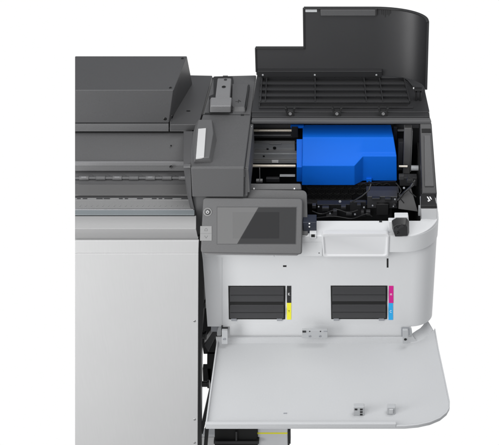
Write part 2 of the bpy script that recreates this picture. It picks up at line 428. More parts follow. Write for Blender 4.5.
# fascia band round the top
b = MB()
def bandloop(z, grow, cutx=Xyz(316, 0, -.08)):
    return [Vector((x, y, z)) for x, y in corner(Xyz(388.6, 0, -.06), XR+grow, -grow, .13, .10, .085)]
zt, zl = Zy(236.6, 0), Zy(252.2, 0)
o0 = bandloop(zt, 0); i0 = [Vector((p.x-.012 if i > 1 else p.x, p.y+.012, p.z)) for i, p in enumerate(o0)]
o1 = bandloop(zl, 0); i1 = [Vector((p.x, p.y, zl)) for p in i0]
b.loft([o0+i0[::-1], o1+i1[::-1]]); P(b, 'corner_fascia', 'white', .002, seg=2)
# upper ledge (white deck) with pocket opening cut as separate pieces
b = MB()
yA = Yz(237, zt)
led = [Vector((Xyz(300, Yr, ZB), Yr, ZB)), Vector((Xyz(420, Yr, ZB), Yr, ZB)), Vector((Xyz(433.5, .17, ZB), .17, ZB)), Vector((XR-.002, .10, zt+.001))]
crn = [Vector((x, y, zt+.001)) for x, y in corner(Xyz(300, 0.001, zt), XR-.001, .001, .01, .098, .083)]
outl = led[:3] + [crn[-1]] + crn[::-1][1:]
b.prism([Vector((p.x, p.y, 0)) for p in outl], (0, 0, -.022))
for v in b.bm.verts:                    # the deck slopes down to the front edge
    f = max(0, min(1, v.co.y/Yr)); v.co.z += zt+.001 + (ZB-zt-.001)*f
P(b, 'upper_deck', 'white', .002)
# pocket tray in the front fascia
zp0, zp1 = Zy(233.5, 0), Zy(256.8, 0)
b = MB()
ou = rounded(polyy([(321.6, 233.6), (389, 233.6), (388.2, 257.0), (323, 257.0)], -.0030), [.010]*4)
inn = rounded(polyy([(323, 234.8), (387.6, 234.8), (386.8, 255.8), (324.4, 255.8)], -.0034), [.009]*4)
inb = [p+Vector((0, .0006, 0)) for p in rounded(polyy([(324.6, 236.2), (386, 236.2), (385.4, 254.4), (325.8, 254.4)], -.0012), [.008]*4)]; oub = [p+Vector((0, .012, 0)) for p in ou]
b.loft([oub, ou, inn, inb]); P(b, 'pocket_tray', 'white2', .0012, seg=3)
# left fascia block, stepping up under the touch panel
b = MB(); b.prism(polyy([(274, 238.2), (322.5, 238.2), (322.5, 256.6), (274.4, 256.6)], 0.002), (0, .05, 0)); P(b, 'left_fascia', 'white', .002)
b = MB(); b.prism(polyy([(201.4, 250), (274, 250), (274, 257), (204.2, 257), (204, 266), (203.6, 266)], yi-.004), (0, .05, 0)); P(b, 'left_shoulder', 'white', .002)
P(MB().prism(polyy(rect(309.6, 233.4, 316.4, 238.6), -.002), (0, .03, 0)), 'port_surround', 'white', .001)
P(MB().prism(polyy(rect(311.2, 234.6, 314.8, 237.2), -.003), (0, .002, 0)), 'port_opening', 'pit')
for r_ in (rect(283.0, 265.4, 286.4, 267), rect(386.7, 258.6, 388.4, 267.6), rect(318.6, 252.7, 319.5, 253.5)):
    P(MB().prism(polyy(r_, yi-.0006 if r_[0][0] != 318.6 else .0014), (0, .002, 0)), 'slot', 'pit', parent=body)
# faint vertical seams on the face
for u_, v0_, v1_ in ((222, 258, 325), ):
    P(MB().prism(polyy([(u_-.25, v0_), (u_+.25, v0_), (u_+.35, v1_), (u_-.15, v1_)], yi-.0004), (0, .001, 0)), 'seam', 'door', parent=body)

# ============ ink bays
def inkbay(u0, u1, v0, v1, vm, name='ink_bay'):
    fr = MB(); fr.prism(polyy([(u0, v0), (u1, v0), (u1-.3, v1), (u0+.6, v1)], yi-.0012), (0, .004, 0))
    bay = P(fr, name, 'pit', .0006)
    for a, c in ((v0+1.0, vm-.8), (vm+2.4, v1-1.0)):
        mid = a+(c-a)*.42
        y0 = yi-.002
        pr = [(y0, Zy(a, y0)), (y0-.006, Zy(mid, y0-.006)), (y0-.003, Zy(c, y0-.003))]
        L0 = [Vector((Xyz(u0+1.6, y, z), y, z)) for y, z in pr]+[Vector((Xyz(u0+1.6, y0, 0), y0+.006, pr[2][1])), Vector((Xyz(u0+1.6, y0, 0), y0+.006, pr[0][1]))]
        L1 = [Vector((Xyz(u1-1.6, p.y, p.z), p.y, p.z)) for p in L0]
        b_ = MB().loft([L0, L1]); d_ = P(b_, 'cartridge_flap', 'drawer', .0008, parent=bay)
        P(MB().prism([Vector((Xyz(u0+2.2, y0-.0068, Zy(mid, y0)), y0-.0068, Zy(mid+.5, y0))), Vector((Xyz(u1-2.2, y0, Zy(mid, y0)), y0-.0068, Zy(mid+.5, y0))),
                      Vector((Xyz(u1-2.2, y0, Zy(mid, y0)), y0-.0064, Zy(mid+1.0, y0))), Vector((Xyz(u0+2.2, y0, Zy(mid, y0)), y0-.0064, Zy(mid+1.0, y0)))], (0, .002, 0)), 'groove', 'dark', parent=d_)
    for a in (u0+3, u1-8.6):
        P(MB().prism(polyy(rect(a, v1-.4, a+5.4, v1+1.6), yi-.004), (0, .004, 0)), 'bay_foot', 'shade', .0006, parent=bay)
    return bay
bL = inkbay(228.2, 285.4, 286, 319.4, 302.6)
bR = inkbay(330.6, 387.4, 285.8, 319.2, 302.2)
def sticker(u0, v0, u1, v1, m, name='ink_colour_label'):
    s_ = P(MB().prism(polyy(rect(u0, v0, u1, v1), yi-.0010), (0, .001, 0)), name, m); return s_
def letter(ch_, u, v, size, m, parent, Y=yi-.0012):
    c = bpy.data.curves.new('letter', 'FONT'); c.body = ch_; c.size = size; c.align_x = 'CENTER'; c.align_y = 'CENTER'; c.extrude = .0002
    t_ = bpy.data.objects.new('letter_source', c); me = bpy.data.meshes.new_from_object(t_); bpy.data.objects.remove(t_)
    me.materials.clear(); me.materials.append(M[m]); o = bpy.data.objects.new('letter', me); col.objects.link(o)
    o.rotation_euler = (math.pi/2, 0, 0); o.scale = (.82, 1.3, 1); o.parent = parent; o.location = py(u, v, Y)-WPOS[parent.name]; WPOS[o.name] = py(u, v, Y)
    return o
k_ = sticker(286.9, 286, 291.2, 302.8, 'ink'); y_ = sticker(286.9, 302.9, 291.2, 319.6, 'yel')
m_ = sticker(388.8, 286, 393.4, 303, 'mag'); c_ = sticker(388.5, 303.1, 393.0, 319.9, 'cyan')
for s_, lb in ((k_, 'black colour label marked K'), (y_, 'yellow colour label marked Y'), (m_, 'magenta colour label marked M'), (c_, 'cyan colour label marked C')): s_['label'] = lb
letter('K', 289, 294.3, .011, 'print', k_); letter('Y', 289, 311.4, .009, 'dark', y_)
letter('M', 391, 294.6, .009, 'print', m_); letter('C', 390.7, 311.6, .010, 'print', c_)

# ============ drop-down ink door (lies open towards the viewer)
zd = Zy(343, .0)-.004
def dz(u, v, dh=0): return pz(u, v, zd+dh)
b = MB()
hinge_y = Yz(343, zd)
outline = [(217.0, 343), (408, 343), (417, 341.2), (426, 337), (432, 330.5), (435.2, 329.6), (438.5, 349), (444, 374), (449.6, 402), (449.4, 409), (446.6, 414), (440, 419.4), (430, 423.6), (418, 426.2), (405, 427.4), (205.6, 427.4), (211, 386)]
b.prism(polyz(outline, zd), (0, 0, -.006))
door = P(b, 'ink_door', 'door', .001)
# hinge-side rim
b = MB()
rim = [(215.8, 338), (404, 338), (413, 336.4)]
rimb = [(216.8, 343.6), (408, 343.6), (417.2, 341.8)]
a_ = [pz(u, v, zd+.016) for u, v in rim]; c_2 = [pz(u, v, zd-.001) for u, v in rimb]
off = Vector((0, .006, 0))
b.loft([[p for p in a_], [p for p in c_2], [p+off for p in c_2], [p+off for p in a_]][0:4], closed=False)
b.loft([[p+off for p in a_], [p for p in a_]], closed=False)
P(b, 'hinge_rim', 'door', parent=door, smooth=True)
# the corner that sweeps up beside the body
b = MB()
Tw = [(410.4, 335.6, .016), (413, 332.8, .017), (416.6, 330.4, .018), (420.2, 328.2, .019), (422.8, 325.4, .021), (424.9, 322.4, .023), (426.9, 319.6, .025)]
Bw = [(410.4, 343.4, 0), (415, 342.4, 0), (419.4, 341.0, 0), (423.6, 338.9, 0), (427.4, 336.0, 0), (430.4, 333.0, 0), (432.8, 329.8, .002)]
loops = []
for (tu, tv, tz), (bu, bv, bz) in zip(Tw, Bw):
    t_, q_ = pz(tu, tv, zd+tz), pz(bu, bv, zd+bz); mid_ = (t_+q_)/2+Vector((-.001, .002, -.003))
    o_ = Vector((.002, .003, -.004)); loops.append([t_, mid_, q_, q_+o_, mid_+o_, t_+o_])
b.loft(loops); P(b, 'corner_wing', 'door', 0, parent=door, smooth=True)
# side rims
def rimstrip(uv_out, h, t_in, name):
    o_ = [pz(u, v, zd) for u, v in uv_out]
    n_ = len(o_); inn_ = []
    for i, p in enumerate(o_):
        a1 = o_[max(0, i-1)]; a2 = o_[min(n_-1, i+1)]; d = (a2-a1).normalized(); nrm = Vector((-d.y, d.x, 0))
        inn_.append(p+nrm*t_in)
    H = Vector((0, 0, h))
    bb = MB(); bb.loft([[o_[i], o_[i]+H, inn_[i]+H, inn_[i]] for i in range(n_)])
    return P(bb, name, 'door', .0012, parent=door, seg=2)
rimstrip([(217, 342), (211, 386), (205.4, 427.6)], .009, .0045, 'side_rim')
rimstrip([(205.4, 427.6), (300, 427.6), (396, 427.6)], .014, .0100, 'front_lip')
rimstrip([(396, 427.6), (405, 427.6), (418, 426.4), (430, 423.8), (440, 419.6), (446.8, 414), (449.6, 409)], .007, .005, 'corner_rim')
rimstrip([(449.6, 409), (449.8, 402), (444, 374), (438.6, 349), (435.2, 329.4)], .004, .003, 'side_rim')
# catches on the door
def catch(u0, v0, u1, v1, h, dots):
    yb_ = Yz(v1, zd); Z1 = Zy(v0+4, yb_)
    x0, x1 = Xyz(u0, yb_, zd), Xyz(u1, yb_, zd)
    bb = MB(); bb.box((x0, yb_, zd), (x1, yb_+.014, zd+h)); c0 = P(bb, 'door_catch', 'pale', .0015, parent=door)
    if dots:
        for fx, fz in ((.22, .75), (.72, .74), (.72, .45), (.72, .16)):
            xx = x0+(x1-x0)*fx; q = MB(); q.box((xx-.0035, yb_-.0008, zd+h*fz-.003), (xx+.0035, yb_+.001, zd+h*fz+.003)); P(q, 'catch_hole', 'black', parent=c0)
    else:
        q = MB(); q.box((x0+.006, yb_-.003, zd+.006), (x1-.006, yb_+.002, zd+h*.8)); P(q, 'catch_tab', 'door', .001, parent=c0)
catch(353.6, 403.5, 364.2, 415.8, .034, True)
catch(387, 404, 395.2, 414.6, .028, False)
P(MB().prism(polyz(rect(283.5, 412.6, 287, 413.6), zd+.001), (0, 0, -.001)), 'moulding_mark', 'shade', parent=door)
# hinges
def hinge(u0, v0, u1, v1, holes, name='door_hinge', m='pale', Y=-.022):
    bb = MB(); bb.prism(rounded(polyy(rect(u0, v0, u1, v1), Y), .002, 3), (0, .008, 0)); h_ = P(bb, name, m, .0008)
    for (hu, hv, r, mm) in holes:
        q = MB(); q.lathe(py(hu, hv, Y-.0006), (0, -1, 0), [(r, -.001), (r, .0006), (r*.6, .001), (r*.5, 0), (0, 0)], 12); P(q, 'hinge_screw', mm, parent=h_)
    return h_
hinge(221.8, 330.6, 227.6, 344, [(224.3, 339, .0042, 'shade')])
P(MB().prism(polyy([(221.4, 326.2), (222.6, 326.2), (222.6, 328), (227.8, 328), (227.8, 329.6), (221.4, 331)], yi-.006), (0, .004, 0)), 'hinge_shadow_gap', 'black')
P(MB().prism(polyy([(211.0, 325.8), (218.8, 325.8), (218.8, 331.8), (211.0, 331.8)], yi+.02), (0, .02, 0)), 'hinge_bracket', 'shade', .001)
P(MB().prism(polyy([(219, 325.8), (221.2, 325.8), (221, 336), (217, 336), (217, 332)], yi+.01), (0, .01, 0)), 'hinge_arm', 'pale', .001)
hc = hinge(302, 330.2, 327.6, 338.4, [(309.8, 336.2, .0035, 'shade'), (320, 336.2, .0035, 'shade'), (309.6, 331.4, .0018, 'black'), (320.4, 331.4, .0018, 'black')], Y=-.018)
P(MB().prism(polyy(rect(302.4, 330.8, 306, 332.6), -.019), (0, .002, 0)), 'hinge_slot', 'dark', parent=hc)
P(MB().prism(polyy(rect(323.6, 331, 327, 331.8), -.019), (0, .002, 0)), 'hinge_slot', 'shade', parent=hc)
hinge(402.6, 330.4, 408, 343.6, [(405.4, 339.4, .0042, 'screw')])
P(MB().prism(polyy([(401.4, 328.2), (409.8, 328.2), (410, 335), (408.4, 335), (408.4, 330.2), (402.4, 330.2), (402.4, 337), (401.4, 337)], yi-.006), (0, .004, 0)), 'hinge_surround', 'shade')
P(MB().prism(polyy([(409.6, 328), (411.4, 328), (412.4, 334.6), (409.6, 336)], yi-.009), (0, .004, 0)), 'hinge_arm', 'pale', .0006)

# ============ dark top frame of the tower
ZT = .15
yb1 = Yz(123.8, ZT)            # front edge of the rear bar
b = MB(); b.prism(polyz([(252.2, 117), (430, 117), (431.4, 121.0), (251.2, 121.0)], ZT), (0, 0, -.010)); P(b, 'rear_bar', 'grey', .002)
b = MB(); b.prism(polyz([(252.0, 112.6), (429.4, 112.6), (429.8, 116.6), (251.6, 116.6)], ZT+.004), (0, 0, -.02)); P(b, 'hinge_bar', 'dark', .0015)
# back wall of the cavity and cavity shell
yw = .35; zfl = -.30
xa = Xyz(246, .1, 0); xb_ = Xyz(421, .1, 0)
b = MB(); b.box((xa-.02, yw, zfl), (xb_+.02, yw+.06, ZT-.032)); P(b, 'cavity_back', 'pit')
b = MB(); b.box((xb_+.0, .12, zfl), (xb_+.02, yw, .02)); P(b, 'cavity_side', 'pit')
b = MB(); b.box((xa-.02, .02+.03, zfl-.02), (xb_+.02, yw, zfl)); P(b, 'cavity_floor', 'pit')
b = MB(); b.box((xa-.03, .10, zfl), (xa-.02, yw, .07)); P(b, 'cavity_side', 'pit')
# left inner side edge of the module
b = MB(); b.prism(polyz([(250.2, 124), (253.4, 124), (248.6, 168), (244.9, 168)], ZM-.008), (0, 0, -.08)); P(b, 'inner_edge', 'grey', .0015)
b = MB(); b.prism(polyy([(244.2, 169.4), (248.4, 169.4), (247.6, 196), (243.9, 196)], YF+.006), (0, .05, 0)); P(b, 'inner_edge', 'grey', .0015)
screw(pz(251.6, 126.6, ZM-.0075), (0, 0, 1), .0026, 'screwm')
# right arm of the frame
def armz(v): return (ZT-.01)+(.014-(ZT-.01))*(v-123.8)/(193.6-123.8)
def armp(uv, d, th, name, m, bevel=.001, parent=None):
    top_ = [pz(u, v, armz(v)+d) for u, v in uv]
    return P(MB().prism(top_, (0, 0, -th)), name, m, bevel, parent=parent)
ra = armp([(419.6, 122), (431.6, 122), (437.0, 193.6), (421.8, 193.6)], 0, .045, 'right_arm', 'dark', .003)
armp([(424.2, 135), (430.4, 135), (434.0, 186), (424.8, 186)], .0022, .004, 'arm_pad', 'lid', .001, parent=ra)
armp([(421.6, 128.6), (430.8, 128.6), (431.2, 132.4), (421.8, 132.4)], .0006, .003, 'arm_slot', 'pit', .0, parent=ra)

# black pull plate on its white block
zk = -.002
yk0, yk1 = Yz(206.6, zk+.004), Yz(194.5, zk+.02)
b = MB(); b.prism(polyz([(420.6, 193.6), (434.2, 193.6), (436.8, 205.2), (420.8, 205.2)], .012), (0, 0, -.012)); bp_ = P(b, 'release_lever', 'black', .0015)
b = MB(); b.prism(polyy([(420.8, 205.4), (436.8, 205.4), (437.2, 208.4), (420.8, 208.4)], Yz(205.2, .012)-.001), (0, .01, 0)); P(b, 'lever_edge', 'black', .001, parent=bp_)
b = MB()
for q in ([(426.8, 196.6), (428.0, 196.6), (430.6, 200.8), (429.2, 200.8)], [(429.2, 196.6), (430.4, 196.6), (432.0, 199.4), (430.8, 199.4)], [(427.6, 200.4), (429.2, 200.4), (429.4, 201.4), (427.9, 201.4)]):
    b.prism(polyz(q, .0126), (0, 0, -.0008))
P(b, 'lever_emblem', 'print', parent=bp_)
yk = Yz(205.2, .012)
b = MB(); b.prism(polyy([(421, 208.6), (437, 208.6), (437.6, 232), (421.4, 237)], yk), (0, .06, 0)); P(b, 'white_block', 'white', .003)
# white latch riser with black faceted knob
b = MB(); b.prism(polyy([(388.4, 221.6), (394.6, 221.6), (394.6, 216.4), (408.2, 216.4), (408.8, 221), (409.4, 234.8), (388.6, 234.8)], .012), (0, .018, 0)); P(b, 'latch_riser', 'white', .002)
yk2 = .012
b = MB()
f0 = polyy([(391.6, 220.4), (396, 217.6), (406.4, 217.6), (409.2, 221), (409.4, 232.4), (394, 233.4), (392, 228)], yk2)
f1 = [p+Vector((0, -.02, 0)) for p in polyy([(393.2, 222.4), (397, 220.2), (405.4, 220), (407, 223), (407.4, 231.4), (395, 232.2), (393.6, 228)], yk2)]
b.loft([f0, f1]); kb = P(b, 'latch_knob', 'black', .0015)
screw(Vector((sum(p.x for p in f1)/7-.006, f1[0].y-.0005, sum(p.z for p in f1)/7-.01)), (0, -1, 0), .004, 'screw', parent=kb)
P(MB().prism(polyy([(393.6, 231), (396.2, 226.6), (398, 228), (402, 224), (404, 226), (404, 227), (399, 229), (397, 232)], yk2-.0212), (0, .001, 0)), 'knob_facet', 'dark', parent=kb)
# dark connector block beside the touch panel
b = MB(); b.box((Xyz(303, .02, -.03), .01, Zy(236.4, .01)), (Xyz(316.6, .02, -.03), .045, Zy(214.4, .045))); nb = P(b, 'connector_block', 'navy', .0015)
for v_ in (223.4, 226.6): 
    q = MB(); q.lathe(py(309.4, v_, .0095), (0, -1, 0), [(.0022, 0), (.0022, .001), (0, .001)], 8); P(q, 'contact', 'print', parent=nb)

# ============ cavity mechanics
def xbar(name, m, ua, ub, va, vb, Y, dep=.01, bevel=.0008, **k):
    za, zb_ = Zy(va, Y), Zy(vb, Y); bb = MB(); bb.box((Xyz(ua, Y, za), Y, zb_), (Xyz(ub, Y, za), Y+dep, za)); return P(bb, name, m, bevel, **k)
def rod(ua, ub, v, r, Y, m='rod'):
    z = Zy(v, Y); bb = MB(); bb.tube((Xyz(ua, Y, z), Y, z), (Xyz(ub, Y, z), Y, z), r, 16); return P(bb, 'guide_rod', m, smooth=True)
yq = yw-.012
xbar('back_strip', 'lid', 251.5, 419, 124.4, 128.2, yq+.008, .004)
rod(252.6, 293, 130.4, .0040, yq)
r1 = xbar('rail_plate', 'dark', 251.6, 292, 132.8, 137.8, yq-.004)
xbar('rail_edge', 'platen', 251.6, 291, 135.0, 135.9, yq-.006, .003, parent=r1)
r2 = xbar('rail_plate', 'rail', 250.6, 296, 142.6, 150.2, yq-.022)
xbar('rail_edge', 'platen', 250.6, 296, 142.9, 143.9, yq-.0235, .003, parent=r2)
xbar('rail_label', 'key', 269, 281.4, 143.0, 144.6, yq-.025, .002, parent=r2)
screw(py(274.6, 148, yq-.0225), (0, -1, 0), .005, 'screw', parent=r2)
screw(py(267.6, 149, yq-.0225), (0, -1, 0), .0032, 'screw', parent=r2)
xbar('rail_lip', 'platen', 250, 301, 151.0, 152.8, yq-.03)
r3 = xbar('rail_plate', 'rail', 249.4, 297, 153.8, 163.4, yq-.036)
xbar('rail_edge', 'platen', 249.4, 297, 158.6, 159.6, yq-.0375, .003, parent=r3)
xbar('rail_label', 'print', 271.6, 278.4, 160.2, 163.0, yq-.0385, .002, parent=r3)
screw(py(263.8, 156.2, yq-.0365), (0, -1, 0), .003, 'screw', parent=r3)
rod(248, 295.6, 165.9, .0044, yq-.05)
b = MB(); b.tube(py(259.6, 168, .2), py(259.8, 181.4, .2), .0012, 8); P(b, 'spring_post', 'key', smooth=True)
xbar('post_foot', 'key', 256, 262.4, 180.8, 182.6, .2)
xbar('cable_tray', 'dark', 266, 279.4, 178.8, 182.2, .2)
xbar('cable_tray', 'rail', 279.6, 295, 176.2, 177.0, .2)

# blue carriage cover
def prof_x(us, prof_pts):
    return
vz = [(124.6, .100), (137.5, .100), (152.6, .064), (165.7, .045)]
yz_ = [(Yz(v, z), z) for v, z in vz]
zlow = Zy(185.4, yz_[-1][0])
full = yz_ + [(yz_[-1][0], zlow), (yz_[0][0], zlow)]
# right (set back) portion profile
vr = [(124.6, .100), (137.5, .100), (152.6, .064), (156.2, .060)]
yr_ = [(Yz(v, z), z) for v, z in vr]; zlr = Zy(181, yr_[-1][0])
rgt = yr_ + [(yr_[-1][0], zlr), (yr_[0][0], zlr)]
def at_u(prof, u): return [Vector((Xyz(u, y, z), y, z)) for y, z in prof]
xl0 = Xyz(301.4, yz_[-1][0], .05); 
b = MB()
Lp = [Vector((Xyz(302.8-i*.25, y, z), y, z)) for i, (y, z) in enumerate(full)]; Lp[-1].x = Lp[0].x
b.loft([Lp, at_u(full, 354.5), at_u(rgt, 363), [Vector((Xyz(uu, y, z), y, z)) for uu, (y, z) in zip((391, 393.6, 396, 396.6, 397, 392), rgt)]])
carr = P(b, 'carriage_cover', 'blue', .0022, seg=3)
b = MB()
fl = [(y+.004, z-.008) for y, z in full[:4]]+[(full[4][0]+.012, full[4][1]+.004), (full[5][0], full[5][1]+.004)]
b.loft([[Vector((Xyz(296.6, y, z), y, z)) for y, z in fl[1:]], [Vector((Xyz(303.4, y, z), y, z)) for y, z in fl[1:]]]); P(b, 'cover_flange', 'blue', .001, parent=carr)
P(MB().prism(polyz(rect(290.6, 124.3, 304, 126.0), .102), (0, 0, -.008)), 'cover_tab', 'blue', .0008, parent=carr)
xbar('carriage_side', 'black', 291.4, 297.8, 127, 137.8, yq-.03, .03)
xbar('carriage_side', 'black', 294.6, 298, 143, 151, yq-.045, .03)
b = MB(); b.prism(rounded(polyy([(366.2, 179), (371.8, 179), (371.4, 183.6), (366.8, 183.6)], yr_[-1][0]-.006), .002, 3), (0, .01, 0)); ck = P(b, 'cover_clip', 'blue', .0008, parent=carr)
q = MB(); q.lathe(py(369, 181.6, yr_[-1][0]-.0066), (0, -1, 0), [(.002, 0), (.002, .001), (0, .001)], 10); P(q, 'clip_dot', 'pit', parent=ck)

# honeycomb plate under the cover
Yh = yz_[-1][0]+.012
b = MB(); b.prism(polyy([(308, 186), (396, 181.4), (396, 197), (372, 199), (352, 203.6), (308, 203.6)], Yh), (0, .004, 0)); hp = P(b, 'filter_plate', 'hexg')
b = MB(); a0 = .0125
for r_ in range(-1, 4):
    for c_i in range(18):
        cx_ = Xyz(306, Yh, 0)+(c_i+.5*(r_ % 2))*a0*math.sqrt(3); cz_ = Zy(202, Yh)+r_*a0*1.5
        uu = U0+FPX*cx_/((Vector((0, Yh, cz_))-CAM).dot(FWD))
        pc = Vector((cx_, Yh, cz_)); vv = V0-FPX*((pc-CAM).dot(UPV))/((pc-CAM).dot(FWD))
        if not (309 < uu < 392 and 184 < vv < (202.5 if uu < 352 else 195)): continue
        ring = lambda rad, yy: [Vector((cx_+rad*math.cos(t), yy, cz_+rad*math.sin(t))) for t in (math.pi/6+math.pi/3*i for i in range(6))]
        b.loft([ring(a0*.93, Yh-.0002), ring(a0*.90, Yh-.003), ring(a0*.72, Yh-.003), ring(a0*.66, Yh-.0005)], cap=False)
P(b, 'honeycomb', 'black', parent=hp)
xbar('tray_lip', 'dark', 307, 352, 203.2, 204.8, Yh-.02, .03)
# cleaning station block
ym = .16
b = MB(); b.prism(polyy([(367.2, 196.6), (397.6, 196.6), (397.6, 208.4), (388.6, 208.4), (388.6, 205.6), (386.6, 203.6), (378, 203.6), (376.6, 205.6), (376.6, 208.2), (367.2, 208.2)], ym-.04), (0, .03, 0)); P(b, 'service_block', 'drawer', .0015)
xbar('service_block_top', 'dark', 366.4, 399, 192.6, 196.4, ym-.02, .03)
b = MB()
for i in range(6): 
    q = py(371+4.4*i, 194.2, ym-.021); b.lathe(q, (0, -1, 0), [(.0022, 0), (.0022, .001), (0, .001)], 8)
P(b, 'stud_row', 'handle')
xbar('service_tank', 'black', 376.8, 388.4, 204.4, 215, ym-.05, .02)
xbar('lower_chassis', 'black', 317, 392, 204.6, 222, ym-.03, .02)
lf = xbar('left_chassis', 'dark', 350, 366, 202, 217, ym-.034, .01); 
P(MB().prism(polyy(rect(366.2, 211.4, 370.4, 215.8), ym-.052), (0, .01, 0)), 'chassis_box', 'drawer', .001)
b = MB(); b.lathe(py(380.6, 221.4, .05), (0, -1, 0), [(.004, 0), (.004, .003), (0, .003)], 10); P(b, 'pivot', 'black')
b = MB(); pts_ = [(399.6, 190), (403, 187), (411, 181), (417, 182)]
# cable arching over the block
arc = [py(352, 202, ym-.05), py(362, 196, ym-.055), py(369, 190, ym-.06), py(371, 184, ym-.05)]
for p, q in zip(arc, arc[1:]): b.tube(p, q, .0022, 8)
P(b, 'ink_tube', 'black', smooth=True)
b = MB(); arc = [py(398, 200, ym-.05), py(404, 192.6, ym-.05), py(411, 186.6, ym-.05), py(415, 180, ym-.04)]
for p, q in zip(arc, arc[1:]): b.tube(p, q, .0035, 8)
P(b, 'ink_tube', 'black', smooth=True)
b = MB(); b.prism([py(398.8, 196.2, ym-.05), py(410.6, 186.4, ym-.02), py(417.8, 211.6, ym-.05), py(398.4, 208.8, ym-.05)], (0, .006, -.004)); P(b, 'grey_wedge', 'roller', .001)
xbar('tube_white', 'pale', 418.6, 421.2, 207.2, 216, .10, .01) 
# small fittings in the lower bay
random.seed(11)
for (u_, v_, w_, h_, m_k) in ((322, 208, 7, 3, 'dark'), (333, 211, 4, 5, 'drawer'), (341, 207, 5, 2.4, 'dark'), (312, 205.6, 4, 3, 'drawer'), (346, 214, 6, 2.2, 'dark'), (357, 205, 4, 4.6, 'black'), (361, 212, 3, 3, 'drawer'), (372, 198.6, 8, 2, 'black'), (385, 199, 6, 2.6, 'black'), (393, 205, 3, 3, 'dark'), (399, 176, 5, 4, 'dark'), (407, 180, 6, 3, 'black'), (326, 216, 9, 1.6, 'dark')):
    xbar('fitting', m_k, u_, u_+w_, v_, v_+h_, ym-.046-random.uniform(0, .008), .012, .0012)
for (u_, v_, r_) in ((340, 201.6, .0045), (318.6, 206.8, .003), (330, 213.6, .003), (355, 214.4, .0034), (364, 207.4, .003), (404, 188, .0038), (395, 199.4, .003), (372.6, 205.6, .0026), (393.4, 206.4, .0022)):
    screw(py(u_, v_, ym-.058), (0, -1, 0), r_*.8, 'shade')
for pts_c in ([(312, 211), (322, 214), (336, 209.6), (348, 212.6), (358, 210)], [(316, 218), (334, 216.4), (352, 218.6), (366, 214), (372, 216.6)], [(396, 183), (401, 190), (399, 196), (404, 203)], [(408, 176), (414, 184), (409, 190), (416, 197)]):
    b = MB(); pw = [py(u_, v_, ym-.062) for u_, v_ in pts_c]
    pl3 = []
    for i in range(len(pw)-1):
        p0, p1, p2, p3 = pw[max(0, i-1)], pw[i], pw[i+1], pw[min(len(pw)-1, i+2)]
        for k in range(6):
            t = k/6; pl3.append(.5*((2*p1)+(p2-p0)*t+(2*p0-5*p1+4*p2-p3)*t*t+(3*p1-p0-3*p2+p3)*t**3))
    pl3.append(pw[-1])
    for p, q in zip(pl3, pl3[1:]): b.tube(p, q, .0016, 8)
    P(b, 'cable', 'black', smooth=True)
# right end mechanics
xbar('end_plate', 'roller', 404.4, 411.8, 128.2, 174, yq-.07, .02, .002)
xbar('end_plate_edge', 'handle', 411.6, 412.7, 131, 172, yq-.066, .014)
xbar('end_bracket', 'lid', 398.4, 403.2, 142.4, 170.4, yq-.05, .02)
xbar('end_hook', 'dark', 393.4, 397, 127, 140, yq-.02, .02)
xbar('end_strip', 'key', 397.6, 404.4, 130.6, 131.4, yq-.02, .01)
xbar('end_strip', 'dark', 400, 416, 176, 177.2, yq-.09, .01)
rod(399, 407.4, 166.4, .0032, yq-.085)
b = MB(); z_ = Zy(168, yq-.085); b.tube((Xyz(411.2, yq-.085, z_), yq-.085, z_), (Xyz(419.6, yq-.085, z_), yq-.085, z_), .0078, 20); P(b, 'end_bushing', 'pale', smooth=True)
xbar('side_box', 'dark', 400, 417, 178, 186, .18, .02)

# ============ raised lid: ribbed inner panel + upright skirt
ZL = ZT+.006
b = MB(); lo = [(257.6, 71), (408, 71), (415, 71.5), (424.6, 78), (425.2, 91.3), (429.4, 110.6), (428, 112), (251.6, 112), (251.4, 110.6)]
b.prism(polyz(lo, ZL), (0, 0, -.010)); ip = P(b, 'lid_inner_panel', 'dark', .0015)
def zrib(u0, v0, u1, v1, h, t, name='rib', m='dark', parent=None):
    a = pz(u0, v0, ZL); c = pz(u1, v1, ZL); d = (c-a).normalized(); n = Vector((-d.y, d.x, 0))*t/2
    bb = MB(); bb.prism([a-n, c-n, c+n, a+n], (0, 0, h)); return P(bb, name, m, .0006, parent=parent or ip)
for i, v_ in enumerate((79, 85.2, 91.2, 97.2, 103.2)):
    zrib(261.2-i*.5, v_, 403.5+i*1.4, v_, .008, .013)
    P(MB().prism(polyz([(262.5-i*.5, v_+1.7), (402.0+i*1.4, v_+1.7), (402.2+i*1.4, v_+2.7), (262.3-i*.5, v_+2.7)], ZL+.0008), (0, 0, -.001)), 'louvre_shadow', 'pit', parent=ip)  # black strip stands in for the shadow below each rib
zrib(259, 108.4, 413, 108.4, .005, .004)
zrib(262.6, 74.5, 259.4, 107.6, .005, .003)
for ua, ub in ((262.6, 260.8), (267.2, 265.4), (315.2, 315.2), (363.4, 366.4), (378.6, 382.8), (402.6, 409.6)):
    zrib(ua, 75.5, ub, 104, .011, .003)
# strip at foot of the skirt, with screws
yk_ = Yz(77.4, ZL+.012)
st = xbar('skirt_foot', 'dark', 257.6, 382, 71.4, 77.2, yk_, .02, parent=None)
for u_ in (262.8, 314.8, 376.4): screw(py(u_, 75, yk_-.0003), (0, -1, 0), .0028, 'pale', parent=st, h=.001)
